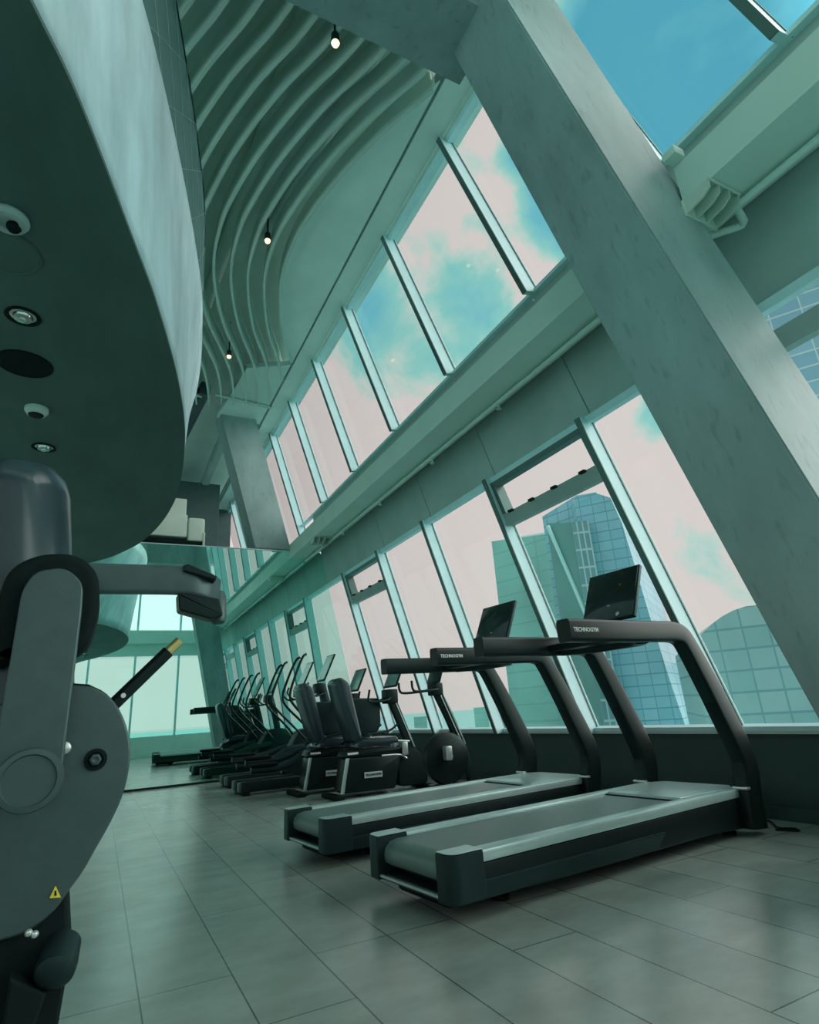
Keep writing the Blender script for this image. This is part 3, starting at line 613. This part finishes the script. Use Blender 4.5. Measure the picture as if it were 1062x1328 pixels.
# ---- recumbent bikes
def make_recumbent(lab):
    t = empty('recumbent_bike', (0, 0, 0), lab, 'recumbent bike', 'recumbent bikes between the treadmills and the cross trainers')
    bm = NB(); plate_xz(bm, rounded([(.02, .06), (.72, .05), (.82, .43), (.10, .45)], .03), -.17, .17, .02); link('body_cover', bm, 'black', t)
    bm = NB(); plate_xz(bm, [(.0, .06), (.035, .06), (.115, .45), (.08, .45)], -.175, -.13, .004); link('edge_strip', bm, 'silver', t)
    bm = NB(); plate_xz(bm, rounded([(.06, .46), (.86, .44), (.98, .50), (.62, .54), (.1, .54)], .02), -.15, .15, .012); link('seat_track', bm, 'black', t)
    bm = NB(); sweep(bm, smooth_path([(.3, -.17, .56), (.7, -.17, .60), (.95, -.17, .58)], 4), .012); sweep(bm, smooth_path([(.55, -.165, .44), (.8, -.165, .43), (.90, -.165, .38)], 4), .012); link('chrome_rail', bm, 'silver', t)
    bm = NB(); box(bm, .10, .24, -.158, -.15, .485, .51, .003); link('sticker', bm, 'label', t)
    bm = NB(); w = link('logo_badge', sweep(bm, [(.30, -.182, .24), (.54, -.182, .235)], 0, (0, 0, 1), (.034, .002), 16), 'conc2', t)
    text_mesh(LOGO, .034, 'charcoal', w, frame_mtx((.42, -.187, .2375), (1, 0, 0), (0, 0, 1)))
    bm = NB(); plate_xz(bm, rounded([(.20, .55), (.78, .58), (.76, .66), (.22, .65)], .03), -.22, .22, .02); link('seat', bm, 'leather', t)
    bm = NB(); plate_xz(bm, rounded([(.16, .62), (.30, .62), (.14, 1.34), (.02, 1.42), (-.06, 1.36), (.0, 1.1)], .05, 6), -.20, .14, .03); link('backrest', bm, 'leather', t)
    bm = NB(); plate_xz(bm, rounded([(.32, .72), (.62, .70), (.68, .80), (.68, 1.14), (.24, 1.16)], .05), .10, .17, .02); link('side_shell', bm, 'charcoal', t)
    for s in (-1, 1):
        bm = NB(); sweep(bm, smooth_path([(.15, s*.2, .6), (.35, s*.26, .70), (.62, s*.26, .73), (.75, s*.26, .80)], 4), .014); link('seat_handle', bm, 'charcoal', t)
    bm = NB(); sweep(bm, smooth_path([(1.16, 0, .06), (1.08, 0, .4), (.92, 0, .82), (.80, 0, 1.12)], 5), 0, (0, 1, 0), (.035, .06), 14); link('console_post', bm, 'charcoal', t)
    bm = NB(); sweep(bm, [(1.08, -.04, .50), (.83, -.04, 1.10)], .008); link('post_trim', bm, 'silver', t)
    bm = NB(); box(bm, .70, .86, -.1, .1, 1.06, 1.24, .02); link('console_block', bm, 'black', t)
    mt = frame_mtx((.86, 0, 1.42), (0, -1, 0), (.42, 0, .9)); bm = NB(); box(bm, -.20, .20, -.17, .17, -.014, .010, .01, 2, mt); c_ = link('console_display', bm, 'black', t)
    bm = NB(); box(bm, -.18, .18, -.15, .15, .010, .013, .002, 1, mt); link('display_glass', bm, 'screen_lit', c_)
    for s in (1, -1):
        bm = NB(); sweep(bm, smooth_path([(.76, s*.08, 1.14), (.66, s*.16, 1.10), (.46, s*.17, 1.09), (.40, s*.17, 1.12), (.42, s*.17, 1.24)], 5), .014); link('handlebar', bm, 'black', t)
        bm = NB(); sweep(bm, [(.95, s*.10, .44), (.90, s*.12, .50)], .014); cr = link('crank', bm, 'silver', t)
        bm = NB(); box(bm, .84, .92, s*.14-.05, s*.14+.05, .42, .58, .02, 3); link('pedal', bm, 'silver', cr)
    bm = NB(); plate_xz(bm, rounded([(.8, .05), (1.22, .05), (1.18, .40), (.9, .55), (.8, .45)], .08), -.12, .12, .02); link('flywheel_cover', bm, 'blackm', t)
    for x_ in (-.05, 1.2):
        bm = NB(); box(bm, x_-.06, x_+.06, -.28, .28, 0, .05, .02); link('stabiliser', bm, 'rubber', t)
    return t
R1 = make_recumbent('recumbent bike nearest the treadmills, with high black backrest')
R2 = copy_tree(R1); R2['label'] = 'recumbent bike farther along, next to the first cross trainer'
R1.location = (2.66, 7.42, 0); R2.location = (2.44, 8.22, 0)
# ---- cross trainers
def make_elliptical(lab):
    t = empty('cross_trainer', (0, 0, 0), lab, 'cross trainer', 'cross trainers beside the mirror')
    for s, off in ((-1, 0), (1, 0)):
        y = s*.19
        bm = NB(); box(bm, .0, .85, y-.085, y+.085, .04, .175, .03, 3); fr = link('floor_rail', bm, 'black', t)
        bm = NB(); box(bm, -.02, .05, y-.08, y+.08, .045, .17, .02, 3); link('end_cap', bm, 'grey', fr)
        bm = NB(); sweep(bm, smooth_path([(.15, y, .35+.04*s), (.62, y, .36+.04*s), (.95, y, .48), (1.25, y, .52)], 5), .05, seg=14); pa = link('pedal_arm', bm, 'charcoal', t)
        bm = NB(); box(bm, .12, .52, y-.075, y+.075, .39+.04*s, .43+.04*s, .02, 3); link('foot_plate', bm, 'rubber', pa)
        x2 = .02*s
        path = smooth_path([(1.26, s*.25, .62), (1.02+x2, s*.27, .88), (.78+x2, s*.28, 1.12), (.70+x2, s*.28, 1.28), (.78+x2, s*.27, 1.55), (.90+x2, s*.25, 1.82), (.97+x2, s*.22, 1.88)], 5)
        bm = NB(); sweep(bm, path, .019, seg=12); link('moving_handle', bm, 'black', t)
        bm = NB(); sweep(bm, smooth_path([(1.28, s*.1, 1.30), (1.1, s*.16, 1.26), (.98, s*.16, 1.36), (1.0, s*.16, 1.46)], 4), .015); link('fixed_handle', bm, 'black', t)
    bm = NB(); plate_xz(bm, rounded([(.95, .04), (1.75, .04), (1.78, .5), (1.55, .80), (1.2, .78), (1.0, .45)], .1, 6), -.16, .16, .03); link('flywheel_cover', bm, 'black', t)
    bm = NB(); sweep(bm, smooth_path([(1.45, 0, .6), (1.38, 0, 1.0), (1.26, 0, 1.42)], 4), 0, (0, 1, 0), (.05, .06), 14); link('console_post', bm, 'charcoal', t)
    bm = NB(); box(bm, 1.14, 1.30, -.10, .10, 1.30, 1.45, .03); link('console_block', bm, 'black', t)
    mt = frame_mtx((1.34, 0, 1.68), (0, -1, 0), (.42, 0, .9)); bm = NB(); box(bm, -.19, .19, -.22, .22, -.016, .010, .012, 2, mt); c_ = link('console_display', bm, 'black', t)
    bm = NB(); box(bm, -.175, .175, -.20, .20, .010, .013, .002, 1, mt); link('display_glass', bm, 'screen_lit', c_)
    bm = NB(); box(bm, .7, 1.0, -.05, .05, .05, .12, .01); link('spine', bm, 'black', t)
    bm = NB(); box(bm, 1.70, 1.82, -.32, .32, 0, .06, .02); link('front_foot', bm, 'rubber', t)
    bm = NB(); box(bm, .03, .13, -.28, .28, 0, .05, .015); link('rear_foot', bm, 'rubber', t)
    return t
E1 = make_elliptical('cross trainer standing beside the far recumbent bike')
E2 = copy_tree(E1); E2['label'] = 'cross trainer closest to the wall mirror'
E1.location = (1.80, 9.12, 0); E2.location = (1.84, 10.35, 0)

# ================================================================ LEG MACHINE at the left, close to the camera
Y0 = 1.30
lm = empty('leg_curl_machine', (-.62, 1.35, 0), 'large grey strength machine with cam disc and padded arm at left edge', 'gym machine')
inv = Matrix.Translation((.62, -1.35, 0))
def lpoly(px, Y, th, r=.006, rnd=None, seg=3):
    pts = [inv@at(u, v, Y) for u, v in px]
    if rnd: q = rounded([(p.x, p.z) for p in pts], rnd, 6); pts = [Vector((a[0], pts[0].y, a[1])) for a in q]
    return prism(NB(), pts, (0, th, 0), r, seg)
# disc
disc = [(118, 890), (142, 903), (160, 930), (169, 965), (167, 1000), (158, 1035), (143, 1068), (125, 1100), (108, 1130), (90, 1155), (70, 1182), (45, 1203), (15, 1217), (-40, 1225), (-90, 1200), (-120, 1120), (-100, 1020), (-30, 930), (60, 893), (90, 888)]
q = smooth_path([(u, v, 0) for u, v in disc], 3)
bm = lpoly([(p.x, p.y) for p in q], Y0, .05, .008); link('cam_disc', bm, 'grey', lm)
bm = lpoly([(u-3, v-3) for u, v in [(p.x, p.y) for p in q]], Y0+.05, .05, .01); link('disc_back', bm, 'rubber', lm)
bm = NB(); c_ = inv@at(124, 985, Y0); lathe(bm, [(0, 0), (.017, 0), (.019, .003), (.019, .005), (.013, .006), (.012, .003), (0, .003)], c_+Vector((0, 0, 0)), (0, -1, 0), 28); link('pivot_cap', bm, 'rubber', lm)
bm = NB(); lathe(bm, [(.010, 0), (.010, .006), (.006, .007), (0, .004)], inv@at(124, 985, Y0-.004), (0, -1, 0), 6); link('pivot_bolt', bm, 'grey', lm)
# main arm with rounded padded head
bm = lpoly([(0, 1046), (-15, 1020), (28, 765), (45, 740), (85, 735), (108, 755), (106, 790), (80, 1000), (62, 1030), (30, 1050)], Y0-.08, .035, .006, .018); link('swing_arm', bm, 'grey', lm)
bm = lpoly([(-10, 870), (-14, 800), (10, 735), (50, 716), (100, 716), (128, 740), (130, 790), (115, 835), (95, 850), (60, 852), (20, 850)], Y0-.045, .10, .02, .03, 4); link('arm_bumper', bm, 'rubber', lm)
bm = NB(); lathe(bm, [(0, 0), (.046, 0), (.05, .004), (.048, .010), (.040, .011), (.038, .007), (0, .007)], inv@at(38, 1012, Y0-.082), (0, -1, 0), 36); link('arm_cap', bm, 'grey', lm)
bm = NB(); lathe(bm, [(0, .012), (.005, .012), (.010, .010), (.011, 0)], inv@at(84, 970, Y0-.01), (0, -1, 0), 20); link('arm_bolt', bm, 'silver', lm)
# horizontal bar to the right, turning away into a pad clamp
ctr = [at(95, 750, Y0+.02), at(150, 751, Y0+.02), at(235, 753, Y0+.02), at(262, 758, Y0+.03), at(279, 768, Y0+.07)]
bm = NB(); sweep(bm, smooth_path([inv@p for p in ctr], 6), 0, (0, 0, 1), (.031, .012), 16); link('cross_arm', bm, 'grey', lm)
bm = lpoly([(231, 768), (285, 776), (290, 798), (275, 803), (232, 791)], Y0+.0, .05, .006, .006); link('pad_clamp', bm, 'black', lm)
bm = lpoly([(238, 733), (244, 731), (282, 747), (280, 752), (238, 740)], Y0+.0, .05, .004); link('clamp_top', bm, 'black', lm)
bm = NB(); lathe(bm, [(0, -.014), (.014, -.012), (.018, 0), (.018, .05), (.014, .06), (0, .062)], inv@(at(283, 775, Y0+.08)), (0, -.2, -1), 20); link('arm_tip', bm, 'grey', lm)
# upright roller pad (upholstered cylinder)
def rollp(u, v): return inv@at(u, v, Y0+.12)
a = rollp(10, 1060); b_ = rollp(14, 610)
R_ = .112
ax = (b_-a); Lh = ax.length
bm = NB(); lathe(bm, [(0, 0), (R_*.8, .0), (R_, .03), (R_, Lh-.07), (R_*.94, Lh-.035), (R_*.78, Lh-.01), (R_*.4, Lh+.004), (0, Lh+.006)], a, ax, 48); link('roller_pad', bm, 'leather', lm)
# handle rod with brass tip
p0 = inv@at(150, 912, Y0+.12); p1 = inv@at(218, 845, Y0+.12); p2 = inv@at(233, 831, Y0+.12); pm = inv@at(120, 940, Y0+.12)
bm = NB(); sweep(bm, [pm, p1], .0135, seg=16); rd = link('handle_rod', bm, 'black', lm)
bm = NB(); sweep(bm, [p1, p2], .0105, seg=14); link('rod_tip', bm, 'gold', rd)
bm = NB(); lathe(bm, [(0, .003), (.005, .003), (.005, -.01)], inv@at(160, 902, Y0+.105), (0, -1, 0), 10); link('rod_screw', bm, 'silver', rd)
# lower column, base and rubber foot
bm = lpoly([(-60, 1165), (86, 1150), (90, 1245), (60, 1420), (-60, 1420)], Y0+.03, .12, .01); link('lower_column', bm, 'rubber', lm)
z = at(60, 1420, Y0+.03).z
bm = NB(); box(bm, -.5, .10, -.25, .6, 0, .10, .03, 3); link('base_frame', bm, 'rubber', lm)
bm = NB(); box(bm, -.28, .02, .0, .11, .09, .5, .02, 3); link('column_foot', bm, 'rubber', lm)
bm = NB(); f0 = inv@at(72, 1257, Y0-.02); lathe(bm, [(0, .02), (.018, .017), (.029, .008), (.031, -.006), (.028, -.05), (0, -.05)], f0, (-.1, -.75, -.35), 28); link('rubber_knob', bm, 'charcoal', lm)
bm = lpoly([(12, 1268), (60, 1290), (40, 1345), (0, 1345)], Y0-.03, .05, .01); link('knob_bracket', bm, 'rubber', lm)
bm = NB()
for u, v in ((37, 1210), (45, 1212), (28, 1305)): lathe(bm, [(0, .006), (.004, .004), (.006, 0)], inv@at(u, v, Y0-.01), (0, -1, 0), 12)
link('base_bolt', bm, 'silver', lm)
# warning sticker
bm = lpoly([(64, 1165), (79, 1164), (72, 1149)], Y0-.002, .0015, 0); st_ = link('warning_sticker', bm, 'yellow', lm, smooth=False)
bm = lpoly([(70.5, 1162), (73.5, 1161.5), (73, 1155), (71, 1155)], Y0-.0035, .001, 0); link('warning_symbol', bm, 'rubber', st_, smooth=False)
# backrest frame post behind the roller so the machine stands
bm = NB(); box(bm, -.25, -.12, .15, .27, .05, 1.5, .02, 3); link('rear_post', bm, 'grey', lm)

# ================================================================ THE CITY OUTSIDE
def az(a, d, e): return Vector((math.sin(math.radians(a))*d, math.cos(math.radians(a))*d, H+e*d))
def bmat(name, c1, c2, line, fw, fh, rough=.25):
    m = bpy.data.materials.new(name); m.use_nodes = True; t = m.node_tree; b = t.nodes['Principled BSDF']
    c = t.nodes.new('ShaderNodeTexCoord'); s = t.nodes.new('ShaderNodeSeparateXYZ'); t.links.new(c.outputs['Object'], s.inputs[0])
    cb = t.nodes.new('ShaderNodeCombineXYZ'); ad = t.nodes.new('ShaderNodeMath'); ad.operation = 'SUBTRACT'; t.links.new(s.outputs[0], ad.inputs[0]); t.links.new(s.outputs[1], ad.inputs[1])
    t.links.new(ad.outputs[0], cb.inputs[0]); t.links.new(s.outputs[2], cb.inputs[1])
    br = t.nodes.new('ShaderNodeTexBrick'); t.links.new(cb.outputs[0], br.inputs[0]); br.offset = 0; br.inputs['Scale'].default_value = 1
    br.inputs['Brick Width'].default_value = fw; br.inputs['Row Height'].default_value = fh; br.inputs['Mortar Size'].default_value = fh*.06; br.inputs['Mortar Smooth'].default_value = .2
    br.inputs['Color1'].default_value = (*c1, 1); br.inputs['Color2'].default_value = (*c2, 1); br.inputs['Mortar'].default_value = (*line, 1)
    n = t.nodes.new('ShaderNodeTexNoise'); n.inputs['Scale'].default_value = .02; n.inputs['Detail'].default_value = 4; t.links.new(c.outputs['Object'], n.inputs[0])
    mr = t.nodes.new('ShaderNodeMapRange'); t.links.new(n.outputs[0], mr.inputs[0]); mr.inputs[1].default_value = .35; mr.inputs[2].default_value = .65; mr.inputs[3].default_value = .68; mr.inputs[4].default_value = .92
    mu = t.nodes.new('ShaderNodeMix'); mu.data_type = 'RGBA'; mu.blend_type = 'MULTIPLY'; mu.inputs[0].default_value = 1; t.links.new(br.outputs[0], mu.inputs[6]); t.links.new(mr.outputs[0], mu.inputs[7])
    t.links.new(mu.outputs[2], b.inputs['Base Color']); b.inputs['Roughness'].default_value = rough; b.inputs['Specular IOR Level'].default_value = .4
    return m
M['bA'] = bmat('teal_facade', (.24, .64, .58), (.26, .67, .60), (.20, .57, .53), 40, 9, .4)
M['bB'] = bmat('blue_glass_facade', (.20, .55, .66), (.26, .62, .72), (.12, .38, .46), 7, 4)
M['bB2'] = bmat('teal_side_facade', (.15, .42, .40), (.16, .44, .42), (.12, .36, .34), 4, 60)
M['bB3'] = bmat('ribbed_facade', (.10, .30, .33), (.14, .36, .38), (.36, .60, .62), 3, 7)
M['bC'] = bmat('round_top_facade', (.30, .60, .58), (.38, .66, .64), (.20, .46, .48), 7, 4.5)
M['bD'] = bmat('green_block_facade', (.15, .44, .42), (.22, .52, .50), (.10, .34, .33), 5, 5)
M['bE'] = bmat('bright_glass_facade', (.30, .62, .80), (.38, .72, .88), (.75, .95, .98), 3.6, 1.5)
M['white_line'] = mat('white_fin', (.42, .78, .76), .4)
ZG = -190
def tower(name, lab, corners, top, m, parent=None, zbot=ZG):     # corners: [(azimuth, distance)], top: elevation slope per corner
    lo = []; hi = []; bm = NB()
    for (a, d), e in zip(corners, top):
        p = az(a, d, e); hi.append(bm.verts.new(p)); lo.append(bm.verts.new((p.x, p.y, zbot)))
    n = len(lo); bm.faces.new(lo); bm.faces.new(hi[::-1])
    for i in range(n): bm.faces.new((lo[i], lo[(i+1) % n], hi[(i+1) % n], hi[i]))
    o = link(name, bm, m, parent, smooth=False)
    if lab: tag(o, lab, 'building', 'towers outside the windows')
    return o
tower('tower_block', 'broad plain teal office tower seen between the two treadmill consoles', [(36.0, 360), (42.6, 330), (45.5, 350), (45.5, 420), (36.5, 430)], [.272, .274, .28, .23, .23], 'bA')
hb = empty('glass_tower', (0, 0, 0), 'tallest blue glass tower with curved right edge behind the nearest console', 'building', 'towers outside the windows')
# curved right edge: stack of tapering slabs
bm = NB(); prof = [(ZG, 51.6), (H-.06*240, 50.6), (H+.02*240, 50.0), (H+.12*240, 49.4), (H+.2*240, 49.0), (H+.27*240, 48.6), (H+.318*240, 48.0), (H+.332*240, 46.6)]
rows = []
for z, ar in prof:
    row = []
    for a, d in ((44.6, 240), (ar, 238), (ar+1.5, 300), (43, 300)):
        p = az(a, d, 0); row.append(bm.verts.new((p.x, p.y, z)))
    rows.append(row)
for i in range(len(rows)-1):
    for j in range(4): bm.faces.new((rows[i][j], rows[i][(j+1) % 4], rows[i+1][(j+1) % 4], rows[i+1][j]))
bm.faces.new(rows[-1]); bm.faces.new(rows[0][::-1]); link('curved_front', bm, 'bB', hb, smooth=False)
tower('side_wing', None, [(41.6, 236), (44.0, 232), (44.2, 300), (41.6, 300)], [.293, .288, .24, .24], 'bB2', hb)
tower('ribbed_bay', None, [(44.0, 231), (45.6, 232), (45.6, 300), (44.0, 300)], [.289, .287, .23, .23], 'bB3', hb)
tower('upper_block', None, [(41.3, 262), (44.9, 250), (46.8, 252), (46.8, 300), (41.3, 300)], [.306, .335, .335, .28, .26], 'bB', hb, 20)
bm = NB(); sweep(bm, [az(41.7, 234, .288), az(48.6, 230, -.2)], .8, seg=6); link('diagonal_fin', bm, 'white_line', hb)
# round-topped building
bm = NB(); arc_ = []; cen = 150
for i in range(13):
    a = 52.2+i*(64-52.2)/12; e = .052+.062*math.sin(math.pi*(min(1, (i+.6)/12)))**.9; arc_.append((a, e))
f = [az(a, cen, e) for a, e in arc_]; bk_ = [az(a, cen+45, e*.8) for a, e in arc_]
n = len(f); F = [bm.verts.new(p) for p in f]; K = [bm.verts.new((p.x+25, p.y+25, p2.z)) for p, p2 in zip(f, f)]
F0 = [bm.verts.new((p.x, p.y, ZG)) for p in f]; K0 = [bm.verts.new((p.x+25, p.y+25, ZG)) for p in f]
for i in range(n-1):
    bm.faces.new((F0[i], F0[i+1], F[i+1], F[i])); bm.faces.new((F[i], F[i+1], K[i+1], K[i])); bm.faces.new((K0[i+1], K0[i], K[i], K[i+1]))
bm.faces.new((F0[0], F[0], K[0], K0[0])); bm.faces.new((F0[-1], K0[-1], K[-1], F[-1]))
tag(link('round_topped_building', bm, 'bC', smooth=False), 'round topped glass building low beside the near column', 'building', 'towers outside the windows')
tower('distant_block', 'small dark teal block between the tallest tower and the round topped building', [(50.6, 320), (53.6, 320), (53.8, 380), (50.8, 380)], [.045, .047, .04, .04], 'bD')
tower('side_tower', 'bright blue glass tower seen right of the near column', [(62.5, 60), (84, 66), (84, 90), (60, 90)], [.72, .72, .6, .6], 'bE')
for i, (a, w, e) in enumerate([(32.6, 1.3, -.002), (34.0, .8, .006), (27.0, 1.2, -.01), (24.4, 1.2, -.012)]):
    tower('distant_block', ['low far block left of the teal tower', 'tiny far high rise at the foot of the teal tower', 'low far block on the horizon behind the upright bike', 'low far block on the horizon between the bikes'][i], [(a, 900), (a+w, 900), (a+w, 980), (a, 980)], [e]*4, 'bA')
bm = NB(); bmesh.ops.create_circle(bm, cap_ends=True, radius=40000, segments=64); 
for v in bm.verts: v.co.z = ZG
m = mat('hazy_land', (.26, .60, .57), .9, 0, .06, .004); M['land'] = m
o = struct('ground_outside', bm, 'land', smooth=False)
